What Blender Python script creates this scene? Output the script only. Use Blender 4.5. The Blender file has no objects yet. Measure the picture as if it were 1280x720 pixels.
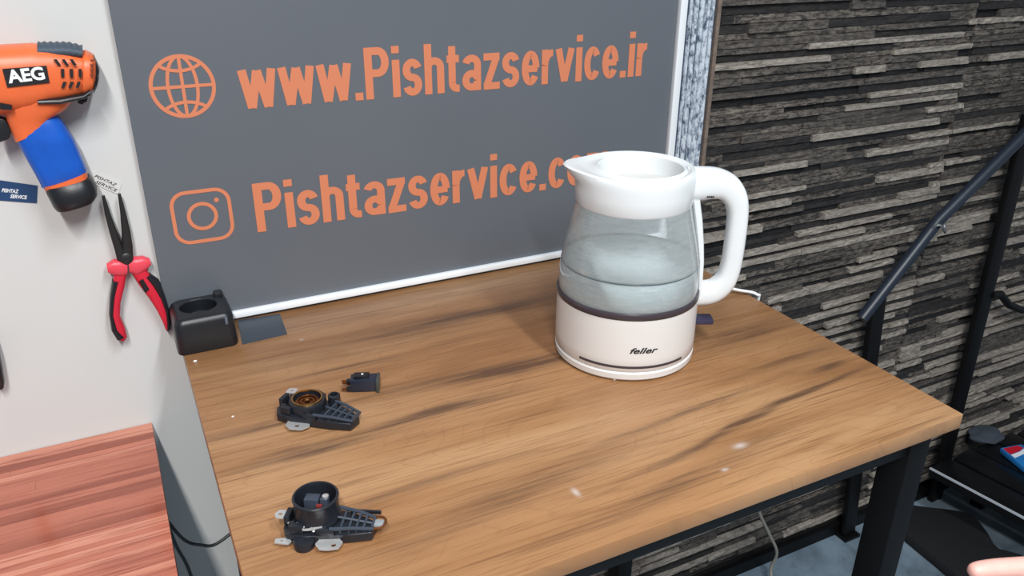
import bpy, bmesh, math, random
from mathutils import Vector as V, Matrix
random.seed(7)
S = bpy.context.scene
COL = S.collection

# ------------------------------------------------------------------ camera
CAM = V((0, 0, 1.385)); FPX = 1014.71
FWD = V((0.40920461, 0.81301517, -0.4141955)); RGT = V((0.89464, -0.44673324, 0.00697716)); UPV = V((0.17936236, 0.37341095, 0.9101612))
cd = bpy.data.cameras.new('camera'); cam = bpy.data.objects.new('camera', cd); COL.objects.link(cam)
cd.sensor_width = 36; cd.lens = FPX / 1280 * 36; cd.clip_start = .01
m3 = Matrix((RGT, UPV, -FWD)).transposed()
cam.matrix_world = Matrix.Translation(CAM) @ m3.to_4x4()
S.camera = cam

# ------------------------------------------------------------------ world, lamps, exposure
w = bpy.data.worlds.new('world'); S.world = w; w.use_nodes = True
w.node_tree.nodes['Background'].inputs[0].default_value = (.78, .89, 1.0, 1)
w.node_tree.nodes['Background'].inputs[1].default_value = .24
def tube_lamp(name, loc, size, energy, color, rz=0):
    l = bpy.data.lights.new(name, 'AREA'); l.shape = 'RECTANGLE'; l.size, l.size_y = size; l.energy = energy; l.color = color
    o = bpy.data.objects.new(name, l); COL.objects.link(o); o.location = loc; o.rotation_euler = (0, 0, rz); return o
tube_lamp('ceiling_tube_light', (-.36, -1.1, 2.69), (.10, 1.5), 76, (1.0, .975, .95))
tube_lamp('ceiling_tube_light', (.62, -.7, 2.69), (.12, 1.5), 42, (.90, .96, 1.0))
S.view_settings.view_transform = 'Standard'; S.view_settings.look = 'None'; S.view_settings.gamma = 1
S.view_settings.exposure = .15

# ------------------------------------------------------------------ helpers
def ray(px, py): return FWD + RGT * ((px - 640) / FPX) - UPV * ((py - 360) / FPX)
def at_z(px, py, z): d = ray(px, py); return CAM + d * ((z - CAM.z) / d.z)
def at_y(px, py, y): d = ray(px, py); return CAM + d * (y / d.y)
def to_px(P):
    q = V(P) - CAM; k = q.dot(FWD); return (640 + FPX * q.dot(RGT) / k, 360 - FPX * q.dot(UPV) / k, k)
def srgb(r, g, b):
    f = lambda c: (c / 255 / 12.92) if c / 255 <= .04045 else ((c / 255 + .055) / 1.055) ** 2.4
    return (f(r), f(g), f(b), 1)
ORG = {}
def org(p): return ORG.get(p.name, V((0, 0, 0))) if p else V((0, 0, 0))
def tag(o, label=None, cat=None, group=None, kind=None):
    for k, v in (('label', label), ('category', cat), ('group', group), ('kind', kind)):
        if v: o[k] = v
    return o
def thing(name, loc, label=None, cat=None, group=None, kind=None):
    o = bpy.data.objects.new(name, None); COL.objects.link(o); o.location = loc; o.empty_display_size = .02
    ORG[o.name] = V(loc); return tag(o, label, cat, group, kind)
def link(name, me, mat, parent=None):
    if mat and not me.materials: me.materials.append(mat)
    o = bpy.data.objects.new(name, me); COL.objects.link(o)
    if parent: o.parent = parent; ORG[o.name] = org(parent)
    return o
def mesh(name, vs, fs, mat, parent=None, smooth=False, origin=None):
    o0 = org(parent) if parent else (V(origin) if origin is not None else V((0, 0, 0)))
    me = bpy.data.meshes.new(name); me.from_pydata([tuple(V(v) - o0) for v in vs], [], fs); me.validate(); me.update()
    if smooth:
        for p in me.polygons: p.use_smooth = True
    o = link(name, me, mat, parent)
    if not parent and origin is not None: o.location = origin
    return o
def bmobj(name, bm, mat, parent=None, smooth=False, origin=None):
    o0 = org(parent) if parent else (V(origin) if origin is not None else V((0, 0, 0)))
    for v in bm.verts: v.co -= o0
    bmesh.ops.recalc_face_normals(bm, faces=bm.faces)
    me = bpy.data.meshes.new(name); bm.to_mesh(me); bm.free()
    if smooth:
        for p in me.polygons: p.use_smooth = True
        if hasattr(me, 'set_sharp_from_angle'): me.set_sharp_from_angle(angle=math.radians(38))
    o = link(name, me, mat, parent)
    if not parent and origin is not None: o.location = origin
    return o
def fixn(o, ang=38):
    bm = bmesh.new(); bm.from_mesh(o.data); bmesh.ops.recalc_face_normals(bm, faces=bm.faces); bm.to_mesh(o.data); bm.free()
    for p in o.data.polygons: p.use_smooth = True
    o.data.set_sharp_from_angle(angle=math.radians(ang)); return o
def add_box(bm, c, s, M=None, bev=0, seg=2):
    r = bmesh.ops.create_cube(bm, size=1); vs = r['verts']
    for v in vs: v.co = V((v.co.x * s[0], v.co.y * s[1], v.co.z * s[2]))
    if bev:
        es = list({e for v in vs for e in v.link_edges})
        g = bmesh.ops.bevel(bm, geom=es, offset=bev, segments=seg, affect='EDGES', profile=.5)
        vs = list({v for f in g['faces'] for v in f.verts} | {v for v in vs if v.is_valid})
    for v in vs: v.co = (M @ v.co if M else v.co) + V(c)
    return vs
def box(name, c, s, mat, parent=None, bev=0, M=None, origin=None, seg=2):
    bm = bmesh.new(); add_box(bm, c, s, M, bev, seg); return bmobj(name, bm, mat, parent, bev > 0, origin)
def add_loft(bm, secs, cap=True, closed=False):
    rings = [[bm.verts.new(p) for p in s] for s in secs]; n = len(secs[0])
    R = range(len(rings)) if closed else range(len(rings) - 1)
    for i in R:
        a, b = rings[i], rings[(i + 1) % len(rings)]
        for j in range(n): bm.faces.new((a[j], a[(j + 1) % n], b[(j + 1) % n], b[j]))
    if cap and not closed:
        bm.faces.new(rings[0][::-1]); bm.faces.new(rings[-1])
def loft(name, secs, mat, parent=None, cap=True, closed=False, origin=None):
    bm = bmesh.new(); add_loft(bm, secs, cap, closed); return bmobj(name, bm, mat, parent, True, origin)
def sec(A, B, thick, N, e=.6, n=24):
    A, B = V(A), V(B); c = (A + B) / 2; a = (B - A) / 2; b = V(N).normalized() * thick / 2
    sp = lambda x: math.copysign(abs(x) ** e, x)
    return [c + a * sp(math.cos(t)) + b * sp(math.sin(t)) for t in [2 * math.pi * i / n for i in range(n)]]
def add_lathe(bm, prof, c, n=64, cap0=False, cap1=False):
    c = V(c); rings = [[bm.verts.new(c + V((r * math.cos(2 * math.pi * j / n), r * math.sin(2 * math.pi * j / n), z))) for j in range(n)] for r, z in prof]
    for a, b in zip(rings, rings[1:]):
        for j in range(n): bm.faces.new((a[j], a[(j + 1) % n], b[(j + 1) % n], b[j]))
    if cap0: bm.faces.new(rings[0][::-1])
    if cap1: bm.faces.new(rings[-1])
def lathe(name, prof, c, mat, parent=None, n=64, cap0=False, cap1=False, origin=None):
    bm = bmesh.new(); add_lathe(bm, prof, c, n, cap0, cap1); return bmobj(name, bm, mat, parent, True, origin)
def spline(pts, k=6):
    P = [V(p) for p in pts]; out = []
    for i in range(len(P) - 1):
        p0, p1, p2, p3 = P[max(i - 1, 0)], P[i], P[i + 1], P[min(i + 2, len(P) - 1)]
        for j in range(k):
            t = j / k
            out.append(.5 * ((2 * p1) + (p2 - p0) * t + (2 * p0 - 5 * p1 + 4 * p2 - p3) * t * t + (3 * p1 - p0 - 3 * p2 + p3) * t ** 3))
    return out + [P[-1]]
def add_tube(bm, pts, r, n=10, closed=False):
    P = [V(p) for p in pts]; T = (P[1] - P[0]).normalized(); U = T.orthogonal().normalized(); secs = []
    for i, p in enumerate(P):
        a = P[i - 1] if (i > 0 or closed) else p; b = P[(i + 1) % len(P)] if (i < len(P) - 1 or closed) else p
        t = (b - a).normalized(); U = (U - t * U.dot(t)).normalized(); W = t.cross(U)
        rr = r[i] if isinstance(r, (list, tuple)) else r
        secs.append([p + (U * math.cos(2 * math.pi * j / n) + W * math.sin(2 * math.pi * j / n)) * rr for j in range(n)])
    add_loft(bm, secs, True, closed)
def tube(name, pts, r, mat, parent=None, n=10, closed=False, origin=None):
    bm = bmesh.new(); add_tube(bm, pts, r, n, closed); return bmobj(name, bm, mat, parent, True, origin)
def add_prism(bm, poly, h):
    """poly: list of 3D points in a plane, h: extrusion vector"""
    a = [bm.verts.new(V(p)) for p in poly]; b = [bm.verts.new(V(p) + V(h)) for p in poly]; n = len(a)
    bm.faces.new(a[::-1]); bm.faces.new(b)
    for i in range(n): bm.faces.new((a[i], a[(i + 1) % n], b[(i + 1) % n], b[i]))
def prism(name, poly, h, mat, parent=None, origin=None, bev=0):
    bm = bmesh.new(); add_prism(bm, poly, h)
    if bev: bmesh.ops.bevel(bm, geom=list(bm.edges), offset=bev, segments=2, affect='EDGES', profile=.5)
    return bmobj(name, bm, mat, parent, bev > 0, origin)
def stroke(bm, pts, w, closed, F, d):
    """flat ribbon in a plane; pts 2D; F maps (x, z, offset) to 3D"""
    n = len(pts); L = []
    for i in range(n):
        a = pts[i - 1] if (i > 0 or closed) else pts[i]; b = pts[(i + 1) % n] if (i < n - 1 or closed) else pts[i]
        t = V((b[0] - a[0], b[1] - a[1])).normalized(); nn = V((-t.y, t.x)) * w / 2
        L.append([bm.verts.new(F(pts[i][0] + s * nn.x, pts[i][1] + s * nn.y, o)) for s, o in ((1, 0), (1, d), (-1, d), (-1, 0))])
    for i in range(n if closed else n - 1):
        a, b = L[i], L[(i + 1) % n]
        for k in range(4): bm.faces.new((a[k], a[(k + 1) % 4], b[(k + 1) % 4], b[k]))
    if not closed: bm.faces.new(L[0]); bm.faces.new(L[-1][::-1])
def text(name, body, mat, parent, F, height=None, sx=1.0, bold=0.0, width=None, shear=0.0, d=.0003, align='LEFT', spacing=1.0):
    """height = cap height; F maps (x, y, offset) to 3D"""
    cu = bpy.data.curves.new('t', 'FONT'); cu.body = body; cu.size = 1; cu.offset = bold; cu.resolution_u = 4; cu.shear = shear; cu.space_character = spacing
    o = bpy.data.objects.new('t', cu); COL.objects.link(o)
    dg = bpy.context.evaluated_depsgraph_get(); me = bpy.data.meshes.new_from_object(o.evaluated_get(dg))
    bpy.data.objects.remove(o); bpy.data.curves.remove(cu)
    xs = [v.co.x for v in me.vertices]; x0, x1 = min(xs), max(xs)
    k = height / .70; kx = (width / (x1 - x0)) if width else k * sx
    bm = bmesh.new(); bm.from_mesh(me); bpy.data.meshes.remove(me)
    bmesh.ops.remove_doubles(bm, verts=bm.verts, dist=1e-5)
    sh = -(x1 - x0) / 2 * kx if align == 'CENTER' else 0
    r = bmesh.ops.extrude_face_region(bm, geom=bm.faces[:])
    ext = {v for v in r['geom'] if isinstance(v, bmesh.types.BMVert)}
    for v in bm.verts: v.co = F((v.co.x - x0) * kx + sh, v.co.y * k, d if v in ext else 0)
    o = bmobj(name, bm, mat, parent)
    for p in o.data.polygons: p.use_smooth = False
    return o

def arc(cx, cy, rx, ry, a0, a1, n=14): return [(cx + rx * math.cos(math.radians(a0 + (a1 - a0) * i / n)), cy + ry * math.sin(math.radians(a0 + (a1 - a0) * i / n))) for i in range(n + 1)]
def sp2(P, k=6): return [(v.x, v.y) for v in spline([(a, b, 0) for a, b in P], k)]
XH = .735   # x-height against the cap height
def glyphs(wv):
    """bold narrow sans letters as pen strokes: (advance, [strokes]); cap height 1, pen width wv"""
    h = wv / 2; o = XH - h; W = .40; c = W / 2; ry = (XH - wv) / 2; my = XH / 2
    rx = c - h
    return {
     'w': (.62, [[(h * .8, XH), (.17, 0 + h * .4)], [(.17, h * .4), (.31, XH - h * .3)], [(.31, XH - h * .3), (.45, h * .4)], [(.45, h * .4), (.62 - h * .8, XH)]]),
     'v': (.42, [[(h * .8, XH), (.21, h * .4)], [(.21, h * .4), (.42 - h * .8, XH)]]),
     'P': (.47, [[(h, 0), (h, 1)], [(h, 1 - h)] + arc(.26, .715, .21 - h, .285 - h, 90, -90) + [(h, .43 + h)]]),
     'i': (wv, [[(h, 0), (h, XH)], [(h, .86), (h, 1)]]),
     's': (.38, [arc(.19, XH - h - (XH - wv) / 4, .19 - h, (XH - wv) / 4, 15, 270, 22) + arc(.19, h + (XH - wv) / 4, .19 - h, (XH - wv) / 4, 90, -165, 22)[1:]]),
     'h': (W, [[(h, 0), (h, 1)], [(h, XH * .6)] + arc(c, XH - h - rx, rx, rx, 180, 0, 10) + [(W - h, 0)]]),
     't': (.265, [[(.11, .93), (.11, .20)] + arc(.215, .20, .105, .20 - h, 180, 265, 8) + [(.262, h)], [(0, XH - h * .8), (.255, XH - h * .8)]]),
     'a': (W, [arc(c, XH - h - .13, rx, .13, 165, 0, 14) + [(W - h, 0)], arc(c, XH * .29, rx, XH * .29 - h, 0, 360, 24)]),
     'z': (.35, [[(0, XH - h * .9), (.345, XH - h * .9)], [(.345 - h * .9, XH - h), (h * .9, h)], [(0, h * .9), (.35, h * .9)]]),
     'e': (W, [[(W - h * .6, my - .01), (h, my - .01)], arc(c, my, rx, ry, 0, 325, 26)]),
     'r': (.27, [[(h, 0), (h, XH)], [(h, XH * .55)] + arc(.24, XH * .55, .24 - h, XH * .45 - h, 180, 85, 8)]),
     'c': (.385, [arc(c, my, rx, ry, 35, 325, 24)]),
     'o': (W, [arc(c, my, rx, ry, 0, 360, 28)]),
     'm': (.62, [[(h, 0), (h, XH)], [(h, XH * .6)] + arc(.2, XH - h - .1, .2 - h, .1, 180, 0, 8) + [(.4 - h, 0)], [(.4 - h, XH * .6)] + arc(.51 - h, XH - h - .1, .11, .1, 180, 0, 8) + [(.62 - h, 0)]]),
     '.': (wv, [[(h, 0), (h, .15)]])}
def pen_text(name, body, mat, parent, F, cap, width, wv=.148, gap=.055):
    g = glyphs(wv); x = 0; L = []
    for ch in body: L.append((x, g[ch][1])); x += g[ch][0] + gap
    kx = width / (x - gap); bm = bmesh.new(); q = 0
    for x0, st in L:
        for pts in st:
            q += 1; dz = .0002 + .00003 * (q % 7)
            stroke(bm, pts, wv, False, lambda a, b, o: F((x0 + a) * kx, b * cap, dz if o else 0), 1)
    return bmobj(name, bm, mat, parent)
# ------------------------------------------------------------------ materials
def pm(name, col, rough=.5, metal=0, spec=.5, bump=0, bscale=200, coat=0, var=0, vscale=30):
    m = bpy.data.materials.new(name); m.use_nodes = True; N = m.node_tree.nodes; L = m.node_tree.links; b = N['Principled BSDF']
    c = col if len(col) == 4 else srgb(*col)
    b.inputs['Base Color'].default_value = c; b.inputs['Roughness'].default_value = rough; b.inputs['Metallic'].default_value = metal
    b.inputs['Specular IOR Level'].default_value = spec; b.inputs['Coat Weight'].default_value = coat; b.inputs['Coat Roughness'].default_value = .08
    tc = N.new('ShaderNodeTexCoord')
    if bump:
        n = N.new('ShaderNodeTexNoise'); n.inputs['Scale'].default_value = bscale; n.inputs['Detail'].default_value = 3
        L.new(tc.outputs['Object'], n.inputs['Vector']); bp = N.new('ShaderNodeBump'); bp.inputs['Strength'].default_value = bump; bp.inputs['Distance'].default_value = .001
        L.new(n.outputs['Fac'], bp.inputs['Height']); L.new(bp.outputs['Normal'], b.inputs['Normal'])
    if var:
        n = N.new('ShaderNodeTexNoise'); n.inputs['Scale'].default_value = vscale; n.inputs['Detail'].default_value = 4
        L.new(tc.outputs['Object'], n.inputs['Vector']); r = N.new('ShaderNodeValToRGB')
        r.color_ramp.elements[0].position = .3; r.color_ramp.elements[1].position = .7
        r.color_ramp.elements[0].color = tuple(x * (1 - var) for x in c[:3]) + (1,); r.color_ramp.elements[1].color = tuple(min(1, x * (1 + var)) for x in c[:3]) + (1,)
        L.new(n.outputs['Fac'], r.inputs[0]); L.new(r.outputs[0], b.inputs['Base Color'])
    return m
class NT:
    """tiny node-expression helper"""
    def __init__(s, m): s.m = m; s.N = m.node_tree.nodes; s.L = m.node_tree.links
    def _in(s, sock, v):
        if hasattr(v, 'is_output'): s.L.new(v, sock)
        else: sock.default_value = v
    def math(s, op, a, b=0.0, c=0.0):
        n = s.N.new('ShaderNodeMath'); n.operation = op
        for i, v in enumerate((a, b, c)): s._in(n.inputs[i], v)
        return n.outputs[0]
    def sep(s, v): n = s.N.new('ShaderNodeSeparateXYZ'); s.L.new(v, n.inputs[0]); return n.outputs
    def mapv(s, v, scale, loc=(0, 0, 0)):
        n = s.N.new('ShaderNodeMapping'); n.inputs['Scale'].default_value = scale; n.inputs['Location'].default_value = loc; s.L.new(v, n.inputs[0]); return n.outputs[0]
    def noise(s, v, scale=1, detail=4, rough=.5, dist=0):
        n = s.N.new('ShaderNodeTexNoise'); s.L.new(v, n.inputs['Vector']); n.inputs['Scale'].default_value = scale; n.inputs['Detail'].default_value = detail
        n.inputs['Roughness'].default_value = rough; n.inputs['Distortion'].default_value = dist; return n.outputs['Fac']
    def ramp(s, f, *st):
        n = s.N.new('ShaderNodeValToRGB'); e = n.color_ramp.elements
        while len(e) < len(st): e.new(.5)
        for i, (p, c) in enumerate(st): e[i].position = p; e[i].color = c
        s.L.new(f, n.inputs[0]); return n.outputs[0]
    def mix(s, f, a, b, mode='MIX'):
        n = s.N.new('ShaderNodeMix'); n.data_type = 'RGBA'; n.blend_type = mode
        s._in(n.inputs[0], f); s._in(n.inputs[6], a); s._in(n.inputs[7], b); return n.outputs[2]
G = lambda v: (v, v, v, 1)

def wood_table():
    m = pm('table_laminate', (180, 130, 80), .38, spec=.5); t = NT(m); b = t.N['Principled BSDF']
    tc = t.N.new('ShaderNodeTexCoord').outputs['Object']
    s = t.sep(tc); x, y = s[0], s[1]
    wob = t.noise(t.mapv(tc, (4, 9, 4)), 1, 3)
    wobc = t.math('MULTIPLY', t.math('SUBTRACT', wob, .5), .05)
    fine = t.noise(t.mapv(tc, (9, 330, 9)), 1, 5, .65)
    mid = t.noise(t.mapv(tc, (3.2, 42, 3)), 1, 5, .6, .6)
    low = t.noise(t.mapv(tc, (2.2, 9, 2)), 1, 3, .5, .4)
    rings = t.math('ABSOLUTE', t.math('SINE', t.math('MULTIPLY', t.noise(t.mapv(tc, (2.3, 7.5, 2), (3.1, .7, 0)), 1, 2, .45, .35), 95)))
    col = t.ramp(low, (.25, srgb(140, 99, 64)), (.5, srgb(160, 118, 80)), (.75, srgb(178, 140, 102)))
    col = t.mix(t.ramp(mid, (.46, G(0)), (.72, G(.55))), col, srgb(120, 78, 44))
    col = t.mix(t.ramp(fine, (.50, G(0)), (.70, G(.55))), col, srgb(96, 62, 38))
    fine2 = t.noise(t.mapv(tc, (2.5, 150, 5), (5, 1, 0)), 1, 4, .7, .25); col = t.mix(t.ramp(fine2, (.58, G(0)), (.66, G(.4))), col, srgb(88, 56, 36))
    col = t.mix(t.ramp(rings, (.0, G(.16)), (.25, G(0))), col, srgb(112, 70, 38))
    tot = None
    # long dark figure marks of the decor print: centre, half length, half width, strength, slope
    for xc, yc, Lh, wd, st, sl in ((.40, .775, .16, .013, 1.0, -.03), (.10, .778, .10, .007, .7, 0), (.13, .715, .07, .010, .85, .0), (.27, .722, .09, .008, .8, .05),
                                   (.30, .556, .13, .018, .55, .15), (.61, .556, .17, .005, .95, .14), (.38, .925, .17, .017, .75, .03), (.70, .72, .10, .03, .55, 0),
                                   (.52, .60, .15, .006, .5, .1), (.20, .86, .07, .006, .5, 0), (.45, .50, .15, .010, .5, .1), (.74, .60, .03, .008, .6, 0), (.72, .64, .10, .008, .5, 0), (.16, .60, .12, .006, .5, .05)):
        dx = t.math('DIVIDE', t.math('SUBTRACT', x, xc - TO[0]), Lh)
        yy = t.math('ADD', t.math('SUBTRACT', y, yc - TO[1]), wobc)
        yy = t.math('SUBTRACT', yy, t.math('MULTIPLY', t.math('SUBTRACT', x, xc - TO[0]), sl))
        dy = t.math('DIVIDE', yy, wd)
        e = t.math('EXPONENT', t.math('MULTIPLY', t.math('ADD', t.math('MULTIPLY', dx, dx), t.math('MULTIPLY', dy, dy)), -1.0))
        e = t.math('MULTIPLY', e, st); tot = e if tot is None else t.math('ADD', tot, e)
    g2 = t.noise(t.mapv(tc, (5, 130, 5), (1, 2, 3)), 1, 5, .7)
    f = t.math('MULTIPLY', tot, t.math('MULTIPLY_ADD', g2, 4.4, -1.25)); f = t.math('MINIMUM', t.math('MAXIMUM', f, 0), .88)
    col = t.mix(f, col, srgb(82, 58, 44))
    # worn scuffs of bare substrate
    for (xc, yc, rx, ry) in ((.531, .522, .008, .004), (.49, .497, .004, .002), (.338, .532, .003, .006), (.175, .955, .003, .002)):
        dx = t.math('DIVIDE', t.math('SUBTRACT', x, xc - TO[0]), rx); dy = t.math('DIVIDE', t.math('SUBTRACT', y, yc - TO[1]), ry)
        e = t.math('EXPONENT', t.math('MULTIPLY', t.math('ADD', t.math('MULTIPLY', dx, dx), t.math('MULTIPLY', dy, dy)), -1.0))
        col = t.mix(t.math('MULTIPLY', e, .7), col, srgb(190, 182, 176))
    t.L.new(col, b.inputs['Base Color'])
    bp = t.N.new('ShaderNodeBump'); bp.inputs['Strength'].default_value = .25; bp.inputs['Distance'].default_value = .0006
    t.L.new(fine, bp.inputs['Height']); t.L.new(bp.outputs[0], b.inputs['Normal'])
    return m
TO = V((.415, .76, 0))
M_TABLE = wood_table()
def red_wood(name, a, b_, seed):
    m = pm(name, a, .16, spec=.5); t = NT(m); b = t.N['Principled BSDF']; tc = t.N.new('ShaderNodeTexCoord').outputs['Object']
    g = t.N.new('ShaderNodeNewGeometry').outputs['Position']
    f = t.noise(t.mapv(g, (7, 210, 7), (seed, seed, 0)), 1, 5, .65, .3); f2 = t.noise(t.mapv(g, (4, 30, 4), (seed * 2, 0, 0)), 1, 4, .6)
    c = t.mix(t.ramp(f2, (.3, G(0)), (.7, G(1))), srgb(*a), srgb(*b_)); c = t.mix(t.ramp(f, (.5, G(0)), (.68, G(.8))), c, srgb(128, 58, 42))
    t.L.new(c, b.inputs['Base Color']); return m
M_RED = [red_wood('red_stave', (190, 114, 92), (166, 94, 74), 1.3), red_wood('red_stave_light', (208, 140, 116), (186, 114, 92), 4.1), red_wood('red_stave_dark', (160, 90, 70), (136, 70, 54), 7.7)]
M_WHITEWALL = pm('white_board', (207, 208, 206), .42, spec=.35, var=.02, vscale=3)
M_BLACK = pm('black_plastic', (26, 29, 34), .36, bump=.12, bscale=900)
M_BLACKG = pm('black_gloss_plastic', (20, 24, 30), .22)
M_STEELB = pm('black_painted_steel', (10, 10, 12), .5, spec=.25, bump=.1, bscale=300)
M_RAIL = pm('blue_black_painted_steel', (34, 42, 54), .38, bump=.15, bscale=120)
M_METAL = pm('bright_metal', (205, 205, 205), .3, metal=.6)
M_BRASS = pm('brass', (196, 160, 96), .3, metal=1)
M_COPPER = pm('copper', (150, 96, 58), .38, metal=.9)
M_ORANGE = pm('orange_plastic', (230, 108, 58), .38, var=.06, vscale=40)
M_ORANGEP = pm('orange_print', (210, 127, 92), .5)
M_BLUE = pm('blue_film', (22, 88, 190), .3, bump=.5, bscale=60, var=.15, vscale=25)
M_RUBBER = pm('grey_rubber', (62, 74, 88), .6, bump=.3, bscale=300)
M_WHITEP = pm('white_plastic', (222, 226, 228), .25, spec=.5)
M_BASEP = pm('white_base_plastic', (216, 213, 210), .28, spec=.5)
M_PRINTW = pm('white_print', (235, 238, 240), .5)
M_PRINTB = pm('black_print', (22, 24, 28), .5)
M_RING = pm('dark_ring', (62, 54, 60), .3)
M_REDP = pm('red_handle', (208, 36, 58), .38)
M_REDL = pm('pink_red_guard', (226, 72, 88), .36)
M_JAW = pm('dark_steel', (66, 66, 66), .38, metal=.75, bump=.1)
def banner_mat():
    m = pm('banner_vinyl', (96, 104, 114), .38, spec=.55); t = NT(m); b = t.N['Principled BSDF']; tc = t.N.new('ShaderNodeTexCoord').outputs['Object']
    c = t.mix(t.noise(t.mapv(tc, (3, 3, 3)), 1, 2), srgb(90, 96, 104), srgb(104, 108, 114)); t.L.new(c, b.inputs['Base Color'])
    bp = t.N.new('ShaderNodeBump'); bp.inputs['Strength'].default_value = .25; bp.inputs['Distance'].default_value = .01
    t.L.new(t.noise(t.mapv(tc, (5, 1, 4)), 1, 1), bp.inputs['Height']); t.L.new(bp.outputs[0], b.inputs['Normal']); return m
M_BANNER = banner_mat()
def foil():
    m = pm('silver_foil', (190, 202, 214), .28, metal=.3); t = NT(m); b = t.N['Principled BSDF']; tc = t.N.new('ShaderNodeTexCoord').outputs['Object']
    n = t.noise(t.mapv(tc, (160, 160, 90)), 1, 4, .7); t.L.new(t.ramp(n, (.36, srgb(88, 104, 124)), (.56, srgb(222, 232, 242))), b.inputs['Base Color'])
    bp = t.N.new('ShaderNodeBump'); bp.inputs['Strength'].default_value = .8; bp.inputs['Distance'].default_value = .002
    t.L.new(n, bp.inputs['Height']); t.L.new(bp.outputs[0], b.inputs['Normal']); return m
M_FOIL = foil()
M_FRAME = pm('brushed_silver_frame', (240, 244, 248), .35, metal=0, bump=.2, bscale=400)
M_BROWN = pm('brown_tile_edge', (112, 98, 88), .8, bump=.8, bscale=400, var=.25, vscale=120)
def stone(name, a, b_, amt):
    m = pm(name, a, .72, spec=.35); t = NT(m); b = t.N['Principled BSDF']; g = t.N.new('ShaderNodeNewGeometry').outputs['Position']
    n = t.noise(t.mapv(g, (60, 60, 200)), 1, 5, .75, .5); n2 = t.noise(t.mapv(g, (9, 9, 22)), 1, 3)
    c = t.mix(t.ramp(n, (.40, G(0)), (.62, G(1))), srgb(*b_), srgb(*a)); c = t.mix(t.ramp(n2, (.4, G(0)), (.7, G(amt))), c, srgb(*b_))
    t.L.new(c, b.inputs['Base Color']); bp = t.N.new('ShaderNodeBump'); bp.inputs['Strength'].default_value = .9; bp.inputs['Distance'].default_value = .003
    t.L.new(n, bp.inputs['Height']); t.L.new(bp.outputs[0], b.inputs['Normal']); return m
M_STONE = [stone('stone_pale', (172, 163, 153), (122, 114, 106), .35), stone('stone_mid', (110, 102, 95), (58, 55, 53), .5), stone('stone_dark', (58, 55, 54), (32, 31, 32), .5),
           stone('stone_black', (38, 37, 38), (22, 22, 24), .4), stone('stone_speckled', (128, 119, 110), (44, 41, 40), .6)]
def floor_mat():
    m = pm('polished_floor', (104, 124, 140), .16, spec=.5); t = NT(m); b = t.N['Principled BSDF']; tc = t.N.new('ShaderNodeTexCoord').outputs['Object']
    n = t.noise(t.mapv(tc, (4, 4, 4)), 1, 5, .6, 1.2); n2 = t.noise(t.mapv(tc, (30, 30, 30)), 1, 4, .7)
    c = t.ramp(n, (.3, srgb(92, 108, 120)), (.55, srgb(128, 146, 160)), (.75, srgb(150, 168, 180))); c = t.mix(t.ramp(n2, (.55, G(0)), (.75, G(.5))), c, srgb(70, 82, 92))
    t.L.new(c, b.inputs['Base Color']); t.L.new(t.ramp(n2, (.3, G(.12)), (.8, G(.4))), b.inputs['Roughness']); return m
M_FLOOR = floor_mat()

# ------------------------------------------------------------------ setting
YW = 1.062
floor_o = box('floor', (1.0, -.6, -.02), (5.2, 3.6, .04), M_FLOOR); tag(floor_o, kind='structure')
# floor tile joints
for (c, s) in (((1.577, .0, .0006), (.006, 2.12, .0012)), ((1.0, .42, .0006), (5.0, .005, .0012))):
    tag(box('tile_joint', c, s, pm('joint', (150, 165, 175), .5), floor_o), None)
bm = bmesh.new(); add_box(bm, (-.71, YW + .05, 1.385), (1.82, .1, 2.77)); add_box(bm, (.54, YW + .05, (.87 + 2.77) / 2), (.68, .1, 1.90))
wl = bmobj('wall_back', bm, M_WHITEWALL); tag(wl, kind='structure')
wr = thing('wall_right', (1.8, YW + .06, 0), kind='structure')
bm = bmesh.new(); add_box(bm, (1.94, YW + .065, 1.385), (2.12, .09, 2.77)); add_box(bm, (.54, YW + .065, .435), (.68, .09, .87))
bmobj('backing', bm, pm('mortar', (26, 25, 26), .9, bump=.5, bscale=200), wr)
# ledger stone strips ---------------------------------------------
def strip_mesh(seed, mat):
    rnd = random.Random(seed); nx = 7; vs = []; fs = []
    for i in range(nx + 1):
        x = i / nx - .5; j = lambda a: rnd.uniform(-a, a)
        vs += [(x, .5, -.5), (x, -.5 + abs(j(.12)), -.48 + j(.03)), (x + (j(.02) if 0 < i < nx else 0), -.5 + abs(j(.2)), .05 + j(.12)), (x, -.45 + abs(j(.12)), .485 + j(.025)), (x, .5, .5)]
    for i in range(nx):
        a, b = i * 5, i * 5 + 5
        for k in range(4): fs.append((a + k, a + k + 1, b + k + 1, b + k))
    fs += [(0, 1, 2, 3, 4)[::-1], tuple(nx * 5 + k for k in range(5))]
    me = bpy.data.meshes.new('stone_strip'); me.from_pydata(vs, [], fs); me.update()
    bm = bmesh.new(); bm.from_mesh(me); bmesh.ops.recalc_face_normals(bm, faces=bm.faces); bm.to_mesh(me); bm.free(); me.materials.append(mat); return me
SM = [[strip_mesh(k * 10 + i, m) for k in range(4)] for i, m in enumerate(M_STONE)]
strips = []; x_left, seam, x_right = .888, 1.541, 2.95
z = .03; row = 0
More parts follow.
